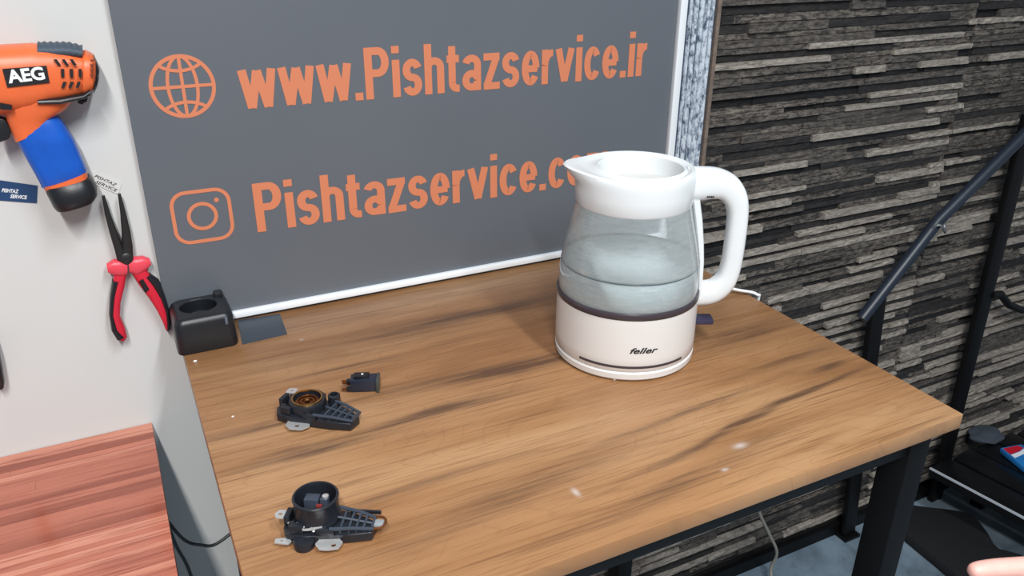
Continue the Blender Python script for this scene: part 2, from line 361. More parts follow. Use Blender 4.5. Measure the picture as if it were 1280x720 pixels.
while z < 2.75:
    h = (random.choice((.0085, .0095, .011, .013)) if row % 2 else random.choice((.009, .012, .015))) if z < 1.75 else .04
    for (xa, xb) in ((x_left if z > .855 else .202, seam - .0012), (seam + .0012, 2.195), (2.1975, x_right)):
        x = xa - random.uniform(0, .12)
        while x < xb:
            L = random.choice((.09, .14, .20, .28, .36)) * random.uniform(.8, 1.2)
            a, b = max(x, xa), min(x + L, xb)
            if b - a > .012:
                kind = random.choices((0, 1, 2, 3, 4), (.48, .20, .07, .04, .21) if row % 2 else (.05, .16, .38, .24, .17))[0]
                dep = {0: .019, 1: .014, 2: .010, 3: .006, 4: .012}[kind] + random.uniform(-.003, .003)
                strips.append((a, b, z, h, kind, dep))
            x += L + .0008
    z += h + .0006; row += 1
def vis(s):
    a, b, z, h, k, d = s; p0 = to_px((a, YW + .01, z)); p1 = to_px((b, YW + .01, z + h))
    if p0[2] < .1: return 0
    xa, xb = max(p0[0], 872), min(p1[0], 1280); ym = (p0[1] + p1[1]) / 2
    if xb <= xa or ym < 0 or ym > 720: return 0
    xm = (xa + xb) / 2
    ed = 518 - .569 * (1204 - xm)                 # behind the table top edge
    lo = 540 + .37 * (1204 - xm)
    if xm < 1204 and ed < ym < lo: return 0
    if xm < 938 and 205 < ym < 375: return 0
    return (xb - xa) * abs(p1[1] - p0[1])
strips.sort(key=vis, reverse=True)
bmS = bmesh.new(); wo = org(wr)
for i, (a, b, z, h, k, dep) in enumerate(strips):
    me = SM[k][random.randrange(4)]
    sc = (b - a, dep, h); lc = V(((a + b) / 2, YW + .02 - dep / 2, z + h / 2))
    if i < 300:
        o = bpy.data.objects.new('stone_strip', me); COL.objects.link(o); o.parent = wr; o.location = lc - wo; o.scale = sc
    else:
        n0 = len(bmS.verts); nf = len(bmS.faces); bmS.from_mesh(me); bmS.verts.ensure_lookup_table(); bmS.faces.ensure_lookup_table()
        for v in bmS.verts[n0:]: v.co = V((v.co.x * sc[0], v.co.y * sc[1], v.co.z * sc[2])) + lc - wo
        for f in bmS.faces[nf:]: f.material_index = k
me = bpy.data.meshes.new('stone_strips'); bmS.to_mesh(me); bmS.free()
for m in M_STONE: me.materials.append(m)
o = link('stone_strips', me, None, wr); o['kind'] = 'stuff'
tag(box('baseboard_back', (1.60, YW - .006, .016), (2.79, .012, .032), M_STEELB), kind='structure')
# ribbed silver moulding between banner and stone -----------------
tr = thing('trim_1', (.852, YW, .885), kind='structure')
box('backing_strip', (.853, YW - .006, 1.83), (.055, .012, 1.88), pm('blue_grey_backing', (70, 84, 104), .4, metal=.4), tr)
for x, r in ((.8315, .0032), (.8415, .0045), (.853, .004), (.8635, .005), (.874, .0035)):
    bm = bmesh.new(); secs = []
    for i in range(120):
        zz = .9 + 1.86 * i / 119; secs.append([V((x + (r + random.uniform(-.0006, .0006)) * math.cos(t), YW - .012 - (r * 1.2 + random.uniform(-.0006, .0006)) * math.sin(t), zz)) for t in [math.pi * k / 6 for k in range(7)] + [math.pi * 1.5]])
    add_loft(bm, secs); bmobj('rib', bm, M_FOIL, tr, True)
tag(box('trim_2', (.8842, YW - .004, 1.83), (.007, .026, 1.88), M_BROWN), kind='structure')

# ------------------------------------------------------------------ banner
X0, X1, ZB = .0245, .822, .8875
YB = YW - .010
bn = thing('banner', ((X0 + X1) / 2, YB, ZB), 'large grey advertising banner with orange web address, camera and globe icons, above the wooden table', 'banner')
box('panel', ((X0 + X1) / 2, YB + .0035, (ZB + 2.4) / 2), (X1 - X0, .007, 2.4 - ZB), M_BANNER, bn)
box('bottom_frame', ((X0 + X1) / 2 + .020, YB - .003, ZB + .0065), (X1 - X0 - .064, .009, .009), M_FRAME, bn, bev=.0012)['label'] = 'thin silver strip along the banner bottom'
box('side_frame', (X1 - .0065, YB - .003, (ZB + 2.4) / 2), (.013, .009, 2.4 - ZB), M_FRAME, bn, bev=.0012)['label'] = 'silver strip along the right side'
FB = lambda x, z, o: V((x, YB - .0002 - o, z))
pen_text('web_address', 'www.Pishtazservice.ir', M_ORANGEP, bn, lambda x, y, o: FB(.153 + x, 1.1655 + y, o), .0665, .605)
pen_text('account_name', 'Pishtazservice.com', M_ORANGEP, bn, lambda x, y, o: FB(.152 + x, 1.0045 + y, o), .0665, .553)
def circ(cx, cz, rx, rz, a0=0, a1=360, n=48, closed=True):
    k = n if closed else n + 1
    return [(cx + rx * math.cos(math.radians(a0 + (a1 - a0) * i / n)), cz + rz * math.sin(math.radians(a0 + (a1 - a0) * i / n))) for i in range(k)]
bm = bmesh.new(); gx, gz, gr = .088, 1.2, .0352; sw = .0046
stroke(bm, circ(gx, gz, gr, gr), sw, True, FB, .0003); stroke(bm, circ(gx, gz, .0165, gr), sw * .85, True, FB, .00034)
stroke(bm, [(gx, gz - gr), (gx, gz + gr)], sw * .85, False, FB, .00038); stroke(bm, [(gx - gr, gz), (gx + gr, gz)], sw * .85, False, FB, .00042)
stroke(bm, circ(gx, gz + .038, .030, .0195, 219, 321, 16, False), sw * .85, False, FB, .00046)
stroke(bm, circ(gx, gz - .038, .030, .0195, 39, 141, 16, False), sw * .85, False, FB, .00046)
bmobj('globe_icon', bm, M_ORANGEP, bn)
def rrect(cx, cz, w_, h_, r, n=8):
    out = []
    for sx, sz, a in ((1, 1, 0), (-1, 1, 90), (-1, -1, 180), (1, -1, 270)):
        for i in range(n + 1):
            t = math.radians(a + 90 * i / n); out.append((cx + sx * (w_ / 2 - r) + r * math.cos(t), cz + sz * (h_ / 2 - r) + r * math.sin(t)))
    return out
bm = bmesh.new(); cx_, cz_ = .087, 1.037
stroke(bm, rrect(cx_, cz_, .069, .066, .017), sw, True, FB, .0003); stroke(bm, circ(cx_, cz_, .0165, .0165), sw, True, FB, .0003)
stroke(bm, circ(cx_ + .0195, cz_ + .019, .0015, .0015, n=16), .003, True, FB, .0003)
bmobj('camera_icon', bm, M_ORANGEP, bn)

# ------------------------------------------------------------------ work table
tb = thing('work_table', TO, 'wood-grain topped work table on black square steel legs under the banner', 'table')
TX0, TX1, TY0, TY1, TZ = .033, .797, .459, 1.052, .885
TX0b = .036
box('tabletop', ((TX0 + TX1) / 2, (TY0 + TY1) / 2, TZ - .0095), (TX1 - TX0, TY1 - TY0, .019), M_TABLE, tb, bev=.0012)
for x in (TX0 + .04, .761):
    for y in (.4935, 1.02): box('leg', (x, y, .4315), (.033, .037, .863), M_STEELB, tb, bev=.002)
for y in (.4935, 1.02): box('rail', ((TX0 + TX1) / 2, y, .849), (.66, .03, .034), M_STEELB, tb, bev=.001)
for x in (TX0 + .04, .761): box('rail', (x, .757, .849), (.03, .49, .034), M_STEELB, tb, bev=.001)

# ------------------------------------------------------------------ red counter with staves
ct = thing('counter', (-.33, .76, 0), 'glossy red-brown striped wooden counter below the white board, left of the table', 'counter')
CZ = .750; cx1, cx0, cy1, cy0 = -.0195, -.64, YW - .001, .50
box('core', ((cx0 + cx1) / 2, (cy0 + cy1) / 2, CZ - .0175), (cx1 - cx0, cy1 - cy0, .029), pm('counter_core', (120, 56, 40), .5), ct)
y = cy1
rowi = 0
while y > cy0 + .002:
    wd = min(random.choice((.009, .012, .015, .018)), y - cy0); x = cx1
    while x > cx0 + .001:
        L = random.choice((.16, .26, .40)) * random.uniform(.8, 1.2); a = max(x - L, cx0)
        if a - cx0 < .03: a = cx0
        ztop = CZ + random.uniform(-.0001, .0001)
        bm = bmesh.new(); add_box(bm, ((a + x) / 2, y - wd / 2, ztop - .0015), (x - a - .0002, wd - .0002, .003))
        bmobj('stave', bm, random.choices(M_RED, (.5, .3, .2))[0], ct); x = a
    y -= wd; rowi += 1
for x, y in ((cx1 - .05, cy0 + .05), (cx0 + .05, cy0 + .05), (cx1 - .05, cy1 - .06), (cx0 + .05, cy1 - .06)):
    box('leg', (x, y, .359), (.04, .04, .718), M_STEELB, ct)

# ------------------------------------------------------------------ kettle
KX, KY = .540, .755; KZ = TZ
ang = math.atan2(-.448, .894)
DH = V((math.cos(ang), math.sin(ang), 0)); DN = V((math.sin(ang), -math.cos(ang), 0))   # handle direction, front (towards viewer)
kt = thing('kettle', (KX, KY, KZ), 'white electric kettle with clear glass body half full of water, standing on the wooden table', 'kettle')
zz = lambda z: KZ + .5 + z           # z given relative to the lens height
def glass(name, tint, dif, dcol, fr=1.45, rough=.03):
    m = bpy.data.materials.new(name); m.use_nodes = True; N = m.node_tree.nodes; L = m.node_tree.links; N.clear()
    out = N.new('ShaderNodeOutputMaterial'); tr = N.new('ShaderNodeBsdfTransparent'); tr.inputs[0].default_value = tint
    df = N.new('ShaderNodeBsdfDiffuse'); df.inputs[0].default_value = dcol; gl = N.new('ShaderNodeBsdfGlossy'); gl.inputs['Roughness'].default_value = rough
    m1 = N.new('ShaderNodeMixShader'); L.new(tr.outputs[0], m1.inputs[1]); L.new(df.outputs[0], m1.inputs[2])
    lw = N.new('ShaderNodeLayerWeight'); lw.inputs[0].default_value = .35
    tc = N.new('ShaderNodeTexCoord'); mp = N.new('ShaderNodeMapping'); mp.inputs['Scale'].default_value = (14, 14, 60); n = N.new('ShaderNodeTexNoise'); n.inputs['Detail'].default_value = 3
    L.new(tc.outputs['Object'], mp.inputs[0]); L.new(mp.outputs[0], n.inputs['Vector'])
    ma = N.new('ShaderNodeMath'); ma.operation = 'MULTIPLY_ADD'; L.new(lw.outputs['Facing'], ma.inputs[0]); ma.inputs[1].default_value = .35
    mb = N.new('ShaderNodeMath'); mb.operation = 'MULTIPLY_ADD'; L.new(n.outputs['Fac'], mb.inputs[0]); mb.inputs[1].default_value = dif * .6; mb.inputs[2].default_value = dif * .7
    L.new(mb.outputs[0], ma.inputs[2]); L.new(ma.outputs[0], m1.inputs[0])
    f = N.new('ShaderNodeFresnel'); f.inputs[0].default_value = fr; m2 = N.new('ShaderNodeMixShader')
    L.new(f.outputs[0], m2.inputs[0]); L.new(m1.outputs[0], m2.inputs[1]); L.new(gl.outputs[0], m2.inputs[2]); L.new(m2.outputs[0], out.inputs[0]); return m
M_GLASS = glass('misted_glass', (.95, .98, .98, 1), .25, (.74, .80, .81, 1))
M_WATER = glass('water', (.90, .96, .98, 1), .80, (.80, .92, .96, 1), 1.33, .02)
# stand and body
lathe('stand', [(.070, zz(-.4985)), (.0845, zz(-.4985)), (.0868, zz(-.496)), (.0872, zz(-.489)), (.0855, zz(-.4872)), (.070, zz(-.4872))], (KX, KY, 0), M_BASEP, kt, 96, True, True)
bm = bmesh.new(); f0 = at_z(773, 476, KZ)
add_box(bm, (f0.x, f0.y + .006, KZ + .002), (.010, .008, .004), None, .001); bmobj('foot', bm, M_BASEP, kt, True)
lathe('base_body', [(.070, zz(-.4868)), (.0852, zz(-.4868)), (.0870, zz(-.484)), (.0872, zz(-.470)), (.0868, zz(-.43)), (.0862, zz(-.4195)), (.084, zz(-.4185)), (.070, zz(-.4185))], (KX, KY, 0), M_BASEP, kt, 96, True, True)
lathe('dark_ring', [(.083, zz(-.4186)), (.0868, zz(-.4186)), (.0877, zz(-.4165)), (.0877, zz(-.4125)), (.0865, zz(-.4105)), (.083, zz(-.4105))], (KX, KY, 0), M_RING, kt, 96)
lathe('heating_plate', [(.0828, zz(-.4175)), (.0828, zz(-.4145)), (.055, zz(-.413)), (.0, zz(-.413))], (KX, KY, 0), pm('brushed_steel', (205, 210, 212), .35, metal=.6), kt, 64)
gp = [(.0850, -.4108), (.0853, -.400), (.0845, -.385), (.0820, -.368), (.0785, -.350), (.0745, -.332), (.0705, -.315), (.0675, -.300), (.0660, -.290)]
def smooth_prof(P, k=5): return [(v.x, v.y) for v in spline([(a, b, 0) for a, b in P], k)]
lathe('glass_body', [(r, zz(z)) for r, z in smooth_prof(gp)], (KX, KY, 0), M_GLASS, kt, 96)
lathe('water', [(0, zz(-.4128)), (.0815, zz(-.4128)), (.0838, zz(-.400)), (.0832, zz(-.386)), (.0812, zz(-.3755)), (.0795, zz(-.3765)), (.0, zz(-.3765))], (KX, KY, 0), M_WATER, kt, 96)
bm = bmesh.new(); add_tube(bm, [V((KX + .0818 * math.cos(t), KY + .0818 * math.sin(t), zz(-.3755))) for t in [2 * math.pi * i / 96 for i in range(96)]], .0016, 8, True)
bmobj('waterline_reflection', bm, pm('waterline_reflection', (48, 72, 82), .1), kt, True)  # dark teal ring added as a painted reflection along the water's edge
# collar with spout
def col_ring(r, z, bump=0, off=0, n=96):
    out = []
    for i in range(n):
        t = 2 * math.pi * i / n; d = min(t, 2 * math.pi - t)   # angle from the spout
        g = math.exp(-(d / .42) ** 2)
        rr = r + bump * g
        out.append(V((KX, KY, zz(z + (.003 * g if bump > .01 else 0)))) + DH * (rr * math.cos(t + math.pi) + off) + DN * (rr * math.sin(t + math.pi)))
    return out
col_secs = [col_ring(.0655, -.302), col_ring(.0675, -.3025), col_ring(.0688, -.300), col_ring(.0696, -.285), col_ring(.0698, -.275, .001), col_ring(.0698, -.270, .006), col_ring(.0694, -.265, .013),
            col_ring(.0682, -.2615, .0165), col_ring(.0660, -.260, .0165), col_ring(.0630, -.2605, .0145), col_ring(.0585, -.2625, .011, .002), col_ring(.0545, -.2635, .006, .004), col_ring(.0520, -.2615, .001, .006), col_ring(.0505, -.2605, 0, .006),
            col_ring(.0488, -.2615, 0, .006), col_ring(.0480, -.268, 0, .006), col_ring(.0475, -.300, 0, .006), col_ring(.060, -.3015, 0, 0)]
loft('collar', col_secs, M_WHITEP, kt, cap=False, closed=True)
lathe('lid', [(.0473, zz(-.2835)), (.045, zz(-.2845)), (.030, zz(-.2848)), (0, zz(-.2848))], (KX + DH.x * .006, KY + DH.y * .006, 0), pm('lid_plastic', (188, 187, 182), .35), kt, 64)
# handle: sections (outer, inner) in the handle plane
hp = lambda r, z: V((KX, KY, zz(z))) + DH * r
H = [((.060, -.2612), (.060, -.3010), .034), ((.076, -.2612), (.077, -.3005), .032), ((.092, -.2618), (.092, -.2985), .031), ((.106, -.2655), (.1015, -.2995), .030), ((.119, -.273), (.108, -.3055), .029),
     ((.1295, -.2865), (.1120, -.3145), .028), ((.1355, -.304), (.1137, -.327), .027), ((.1375, -.330), (.1140, -.345), .027), ((.1375, -.365), (.1137, -.372), .027), ((.1360, -.390), (.1120, -.388), .027),
     ((.131, -.411), (.1085, -.3985), .028), ((.120, -.4265), (.102, -.4050), .028), ((.106, -.4345), (.096, -.4065), .028), ((.090, -.437), (.088, -.4065), .028), ((.080, -.437), (.080, -.4060), .026)]
Hs = []
for i in range(len(H) - 1):
    for k in range(4):
        t = k / 4
        def cr(a, b, c, d): return .5 * ((2 * b) + (c - a) * t + (2 * a - 5 * b + 4 * c - d) * t * t + (3 * b - a - 3 * c + d) * t ** 3)
        q = [H[max(i - 1, 0)], H[i], H[i + 1], H[min(i + 2, len(H) - 1)]]
        Hs.append((hp(*[cr(*[q[j][0][m] for j in range(4)]) for m in (0, 1)]), hp(*[cr(*[q[j][1][m] for j in range(4)]) for m in (0, 1)]), cr(*[q[j][2] for j in range(4)])))
Hs.append((hp(*H[-1][0]), hp(*H[-1][1]), H[-1][2]))
hd = loft('handle', [sec(a, b, th, DN, .72, 28) for a, b, th in Hs], M_WHITEP, kt)
loft('handle_strap', [sec(hp(a, z), hp(b, z), .030, DN, .5, 20) for a, b, z in ((.066, .0765, -.298), (.0708, .0815, -.320), (.0770, .0862, -.350), (.0815, .0890, -.375), (.0840, .0900, -.405), (.0840, .0895, -.425))], M_WHITEP, kt)
for i in range(4):
    p = hp(.0835 + i * .0022, -.2925) + DN * .0150
    mk = box('handle_mark', p, (.0011, .0016, .0016), M_PRINTB, kt)
# switch lever
M_h = Matrix((DH, DN, V((0, 0, 1)))).transposed()
box('switch_lever', hp(.097, -.4585) + DN * -.0, (.026, .020, .007), pm('indigo_plastic', (52, 50, 72), .3), kt, bev=.002, M=M_h)
# slot line and lettering on the base
fa = math.atan2(DN.y, DN.x)
def cyl(x, y, o, r=.0873): a = fa + x / r; return V((KX + (r + o) * math.cos(a), KY + (r + o) * math.sin(a), y))
bm = bmesh.new()
stroke(bm, [(-.068 + .136 * i / 40, zz(-.4795)) for i in range(41)], .0030, False, lambda x, y, o: cyl(x - .0, y, o), .0003)
bmobj('front_slot', bm, M_RING, kt)
text('maker_lettering', 'feller', M_PRINTB, kt, lambda x, y, o: cyl(x + .0115, zz(-.4605) + y, o), height=.0072, width=.034, bold=.02, shear=.35, align='CENTER')
# power cable leaving behind the kettle and dropping off the right edge
pts = [hp(.085, -.494) + V((.004, .03, .0)), (.665, .81, KZ + .004), at_z(905, 352, KZ + .004), at_z(925, 357, KZ + .004), at_z(938, 366, KZ + .004), (.803, .800, KZ + .003), (.808, .802, KZ - .02), (.812, .82, KZ - .2), (.812, .9, KZ - .5)]
pts[2] = V((.700, .850, KZ + .003)); pts[3] = V((.752, .842, KZ + .010)); pts[4] = V((.782, .818, KZ + .007))
tube('power_cord', spline(pts), .0022, M_WHITEP, kt)

# ------------------------------------------------------------------ battery charger cradle
ch = thing('battery_charger', (.063, 1.01, KZ), 'black drill battery charging cradle at back left corner of the table', 'charger')
cxx, cyy = .0635, 1.0115; cw, cdp, chh = .073, .074, .047
def rr3(w_, d_, z, r, n=8, ox=0, oy=0): return [V((a, b, z)) for a, b in rrect(cxx + ox, cyy + oy, w_, d_, r, n)]
def ell(rx, ry, z, n=36, ox=0, oy=0):
    return [V((cxx + ox + rx * math.cos(math.radians(45 / 9 * 0 + 360 * (i + .0) / n)), cyy + oy + ry * math.sin(math.radians(360 * i / n)), z)) for i in range(n)]
secs = [rr3(cw - .002, cdp - .002, KZ, .008), rr3(cw, cdp, KZ + .002, .009), rr3(cw - .002, cdp - .002, KZ + chh - .008, .010), rr3(cw - .007, cdp - .007, KZ + chh - .0022, .010), rr3(cw - .013, cdp - .013, KZ + chh, .010),
        ell(.0235, .0215, KZ + chh, ox=-.002, oy=.003), ell(.0225, .0205, KZ + chh - .001, ox=-.002, oy=.003), ell(.0215, .0195, KZ + chh - .030, ox=-.002, oy=.003)]
loft('body', secs, M_BLACK, ch)
box('contact_block', (cxx - .002, cyy + .006, KZ + .028), (.018, .010, .020), M_BLACKG, ch, bev=.001)
box('latch_rib', (cxx + .026, cyy + .026, KZ + chh + .001), (.012, .012, .010), M_BLACK, ch, bev=.003)
box('indicator', (cxx + .0255, cyy - .0362, KZ + chh - .010), (.0035, .002, .010), pm('smoked_lens', (90, 100, 112), .2), ch, bev=.0008)
# dark plastic card on the table beside it
q = [at_z(*p, KZ) for p in ((297, 401), (350, 393), (359, 418), (303, 431))]
st = prism('dark_card', [V((p.x, p.y, KZ)) for p in q], (0, 0, .0012), pm('dark_card', (58, 66, 76), .45), origin=(q[0].x, q[0].y, KZ)); tag(st, 'thin dark grey rectangular card lying flat beside the charger', 'card')
for (px, py, s, lb) in ((244, 452, .0026, 'tiny white chip on the table in front of the charger'), (349, 528 - 6, .0016, 'tiny white speck on the table left of the upper connector part')):
    p = at_z(px, py, KZ) if px == 244 else at_z(291, 521, KZ); bm = bmesh.new(); bmesh.ops.create_icosphere(bm, subdivisions=1, radius=s)
    for v in bm.verts: v.co = V((v.co.x, v.co.y * .7, max(v.co.z * .5, -s * .3))) + V((p.x, p.y, KZ + s * .3))
    tag(bmobj('plaster_chip', bm, M_PRINTW, origin=(p.x, p.y, KZ)), lb, 'debris')

# ------------------------------------------------------------------ kettle connector parts on the table
def frame_at(O, T):
    x = (T - O); x.z = 0; x.normalize(); y = V((-x.y, x.x, 0)); return lambda a, b, c: O + x * a + y * b + V((0, 0, c)), Matrix((x, y, V((0, 0, 1)))).transposed()
M_CONN = pm('dark_nylon', (30, 33, 40), .32, bump=.2, bscale=500)
M_CONNG = pm('blue_grey_nylon', (54, 62, 74), .35)
def metal_tab(par, F, R, pts, hole, hr, z, name='metal_tab', mat=None):
    # outline with a round hole: ring of outline points to ring of hole points
    n = 24; out = []; per = []
    P = [V((a, b, 0)) for a, b in pts]; c = V((hole[0], hole[1], 0))
    for i in range(n):
        t = 2 * math.pi * i / n; d = V((math.cos(t), math.sin(t), 0)); best = None
        for k in range(len(P)):
            a, b = P[k], P[(k + 1) % len(P)]; e = b - a; den = d.x * e.y - d.y * e.x
            if abs(den) < 1e-12: continue
            s = ((a - c).x * e.y - (a - c).y * e.x) / den; u = ((a - c).x * d.y - (a - c).y * d.x) / den
            if s > 0 and -1e-6 <= u <= 1 + 1e-6 and (best is None or s > best): best = s
        out.append(c + d * (best or hr * 2)); per.append(c + d * hr)
    rings = [[F(p.x, p.y, z) for p in out], [F(p.x, p.y, z + .0012) for p in out], [F(p.x, p.y, z + .0012) for p in per], [F(p.x, p.y, z) for p in per]]
    loft(name, rings, mat or M_METAL, par, cap=False, closed=True)
def shell(par, name, F, pts, z0, z1, mat, bev=.0008):
    return prism(name, [F(a, b, z0) for a, b in pts], (0, 0, z1 - z0), mat, par, bev=bev)
def connector(O, T, kind, label):
    F0, R = frame_at(O, T); ks = .9 if kind == 'B' else 1.04; F = lambda a, b, c: F0(a * ks, b * ks, c); t = thing('kettle_connector', O, label, 'appliance part', 'dismantled kettle connector parts on the table')
    # base moulding
    shell(t, 'base', F, [(-.036, -.010), (-.030, -.020), (-.012, -.022), (.006, -.019), (.030, -.016), (.052, -.011), (.054, .004), (.040, .012), (.022, .018), (.004, .021), (-.016, .020), (-.030, .015), (-.036, .006)], .0015, .010, M_CONN)
    # lattice arm: side rails and cross bars
    for s in (-1, 1):
        bm = bmesh.new(); add_tube(bm, [F(.012, s * .0165, .016), F(.034, s * .0125, .015), F(.053, s * .008, .012)], .0017, 8); bmobj('arm_rail', bm, M_CONNG, t, True)
    for i, x in enumerate((.022, .030, .037, .044, .052)):
        hw = .0155 - (x - .012) * .2
        box('cross_bar', F(x, 0, .0125), (.0018, hw * 2, .005), M_CONNG, t, M=R)
    bm = bmesh.new(); add_tube(bm, [F(.016, .002, .0155), F(.053, -.001, .0125)], .0012, 6); bmobj('arm_rail', bm, M_CONNG, t, True)
    for x, y in ((-.029, .010), (-.026, -.012), (.002, .020)):
        bm = bmesh.new(); add_lathe(bm, [(.0032, 0), (.0032, .007), (.0026, .008), (.0, .008)], F(x, y, .0095), 16); bmobj('post', bm, M_CONN, t, True)
    for x, y, sx, sy, h in ((-.020, -.016, .012, .006, .009), (-.033, .0, .005, .014, .010), (.008, -.0165, .016, .005, .006), (-.010, .0185, .010, .005, .008)):
        box('clip_block', F(x, y, .0095 + h / 2), (sx, sy, h), M_CONN, t, bev=.0007, M=R)
    if kind == 'A':
        c = (-.006, .002)
        bm = bmesh.new(); add_lathe(bm, [(.0195, .0), (.0200, .010), (.0192, .0118), (.0165, .0118), (.0160, .010), (.0160, .004), (.0, .004)], F(c[0], c[1], .0095), 48); bmobj('socket_ring', bm, M_CONN, t, True)
        for r0, r1, z, mt, nm in ((.0152, .0166, .0215, M_BRASS, 'brass_rim'), (.0105, .0118, .0175, M_COPPER, 'contact_ring'), (.0062, .0074, .0170, M_COPPER, 'contact_ring'), (.0, .0022, .0185, M_BRASS, 'centre_pin')):
            bm = bmesh.new(); add_lathe(bm, [(r0, 0), (r0, .0012), (r1, .0012), (r1, -.004)], F(c[0], c[1], z), 40); bmobj(nm, bm, mt, t, True)
        bm = bmesh.new(); add_lathe(bm, [(.0, 0), (.0158, 0), (.0158, .001), (.0, .001)], F(c[0], c[1], .0135), 40); bmobj('contact_floor', bm, pm('oxide_brown', (84, 52, 34), .5, metal=.4), t, True)
        bm = bmesh.new(); add_lathe(bm, [(.0068, 0), (.0068, .016), (.0055, .017), (.0042, .017), (.0042, .006), (.0, .006)], F(.016, .019, .004), 20); bmobj('side_boss', bm, M_CONN, t, True)
        metal_tab(t, F, R, [(-.016, -.018), (-.014, -.029), (-.006, -.034), (.006, -.031), (.011, -.022), (.006, -.016)], (-.002, -.026), .0024, .004)
        metal_tab(t, F, R, [(-.036, .006), (-.036, .016), (-.027, .018), (-.025, .008)], (-.031, .012), .0015, .0185)
    else:
        c = (-.006, .006)
        bm = bmesh.new(); add_lathe(bm, [(.0200, .0), (.0205, .006), (.0198, .007), (.0198, .0245), (.0205, .026), (.0198, .027), (.0182, .027), (.0178, .025), (.0178, .004), (.0, .004)], F(c[0], c[1], .0085), 56); bmobj('cup', bm, M_CONN, t, True)
        for dx, dy, sx, sy, h in ((-.005, .004, .013, .010, .018), (.008, .003, .007, .008, .019), (.002, -.007, .018, .003, .012)):
            box('contact_block', F(c[0] + dx, c[1] + dy, .0125 + h / 2), (sx, sy, h), M_CONNG, t, bev=.0006, M=R)
        box('red_contact', F(c[0] + .004, c[1] - .004, .024), (.005, .003, .008), pm('dull_red', (120, 40, 38), .4), t, bev=.0004, M=R)
        bm = bmesh.new(); add_lathe(bm, [(.0028, 0), (.0028, .002), (.0, .0026)], F(c[0] + .009, c[1] + .003, .0315), 16); bmobj('rivet', bm, M_METAL, t, True)
        metal_tab(t, F, R, [(.004, -.014), (.000, -.026), (.006, -.033), (.014, -.033), (.024, -.030), (.026, -.021), (.018, -.014)], (.018, -.026), .0024, .005)
        metal_tab(t, F, R, [(-.044, -.006), (-.047, .0), (-.044, .006), (-.036, .006), (-.031, .001), (-.034, -.006)], (-.041, .0), .0020, .016)
        metal_tab(t, F, R, [(-.040, -.026), (-.041, -.020), (-.030, -.018), (-.024, -.022), (-.026, -.027)], (-.034, -.0225), .0012, .004)
        bm = bmesh.new(); add_lathe(bm, [(.009, 0), (.0095, .007), (.0085, .009), (.0, .009)], F(-.012, -.022, .000), 28, True); bmobj('round_stud', bm, M_CONN, t, True)
        for pts in ([(-.030, -.010), (-.018, -.018), (-.010, -.012), (-.002, -.020)], [(-.026, -.018), (-.020, -.010), (-.012, -.019), (.004, -.013)]):
            bm = bmesh.new(); add_tube(bm, spline([F(a, b, .0155) for a, b in pts], 4), .0012, 6); bmobj('spring_wire', bm, M_METAL, t, True)
        bm = bmesh.new(); add_tube(bm, spline([F(.050, .008, .013), F(.060, .007, .014), (F(.064, .0, .014)), F(.060, -.007, .013), F(.050, -.008, .012)], 5), .0011, 8); bmobj('wire_loop', bm, M_COPPER, t, True)
        box('tongue', F(.056, 0, .012), (.010, .008, .003), pm('grey_nylon', (140, 146, 150), .4), t, bev=.0006, M=R)
        box('arm_blade', F(.040, .0165, .012), (.028, .0022, .003), M_CONN, t, M=R)
    return t
connector(at_z(391, 521, KZ), at_z(446, 533, KZ), 'A', 'black kettle connector with flat brass-rimmed contact disc, nearer the charger')
connector(at_z(404, 664, KZ), at_z(480, 668, KZ), 'B', 'black kettle connector with tall open round cup, nearest the front of the table')
# small switch block
O = at_z(453, 487, KZ); F, R = frame_at(O, at_z(480, 486, KZ))
sw_ = thing('rocker_switch', O, 'small black rocker switch with short prongs lying on the table behind the connectors', 'switch', 'dismantled kettle connector parts on the table')
box('body', F(.002, .002, .008), (.030, .016, .016), pm('navy_black_plastic', (34, 40, 54), .3), sw_, bev=.0012, M=R)
box('flange', F(.0185, .002, .0075), (.004, .022, .015), pm('smoky_plastic', (60, 66, 62), .25), sw_, bev=.0008, M=R)
box('rocker', F(.000, .002, .0175), (.018, .011, .004), M_BLACKG, sw_, bev=.0012, M=R)
bm = bmesh.new(); add_lathe(bm, [(.0013, 0), (.0013, .0008), (0, .0009)], F(.001, .002, .0193), 10); bmobj('white_dot', bm, M_PRINTW, sw_)
for y, zq in ((-.004, .004), (.002, .011), (.007, .006)):
    box('prong', F(-.0175, y, zq), (.011, .0035, .0015), M_COPPER, sw_, M=R)
    box('prong_sleeve', F(-.0145, y, zq), (.006, .005, .004), M_BLACK, sw_, bev=.0005, M=R)

# ------------------------------------------------------------------ things on the white board
NY = V((0, -1, 0))
def wp(px, py, y=YW - .03): return at_y(px, py, y)
def wsec(a, b, th, y=YW - .03, e=.7, n=24): return sec(wp(*a, y), wp(*b, y), th, NY, e, n)
dr = thing('cordless_drill', (-.06, YW - .03, 1.25), 'orange and black cordless drill with blue wrapped grip hanging on the white board', 'power tool')
loft('motor_housing', [wsec((-75, 62), (-75, 132), .050), wsec((-30, 58), (-30, 140), .054), wsec((0, 56), (2, 142), .056), wsec((40, 54), (40, 136), .056), wsec((60, 57), (62, 127), .056), wsec((85, 62), (86, 122), .052), wsec((104, 67), (104, 117), .046)], M_ORANGE, dr)
loft('rear_ring', [wsec((103, 64), (103, 118), .050), wsec((107, 63), (107, 117), .052), wsec((115, 67), (115, 112), .050), wsec((119, 72), (119, 106), .042)], M_ORANGE, dr)['label'] = 'ribbed orange rear ring'
loft('rear_cap', [wsec((117, 68), (117, 116), .044), wsec((121, 76), (121, 108), .040), wsec((124, 84), (123, 100), .026)], M_BLACK, dr)
yf = YW - .03 - .0275
bm = bmesh.new()
rnd = random.Random(3); secs = []
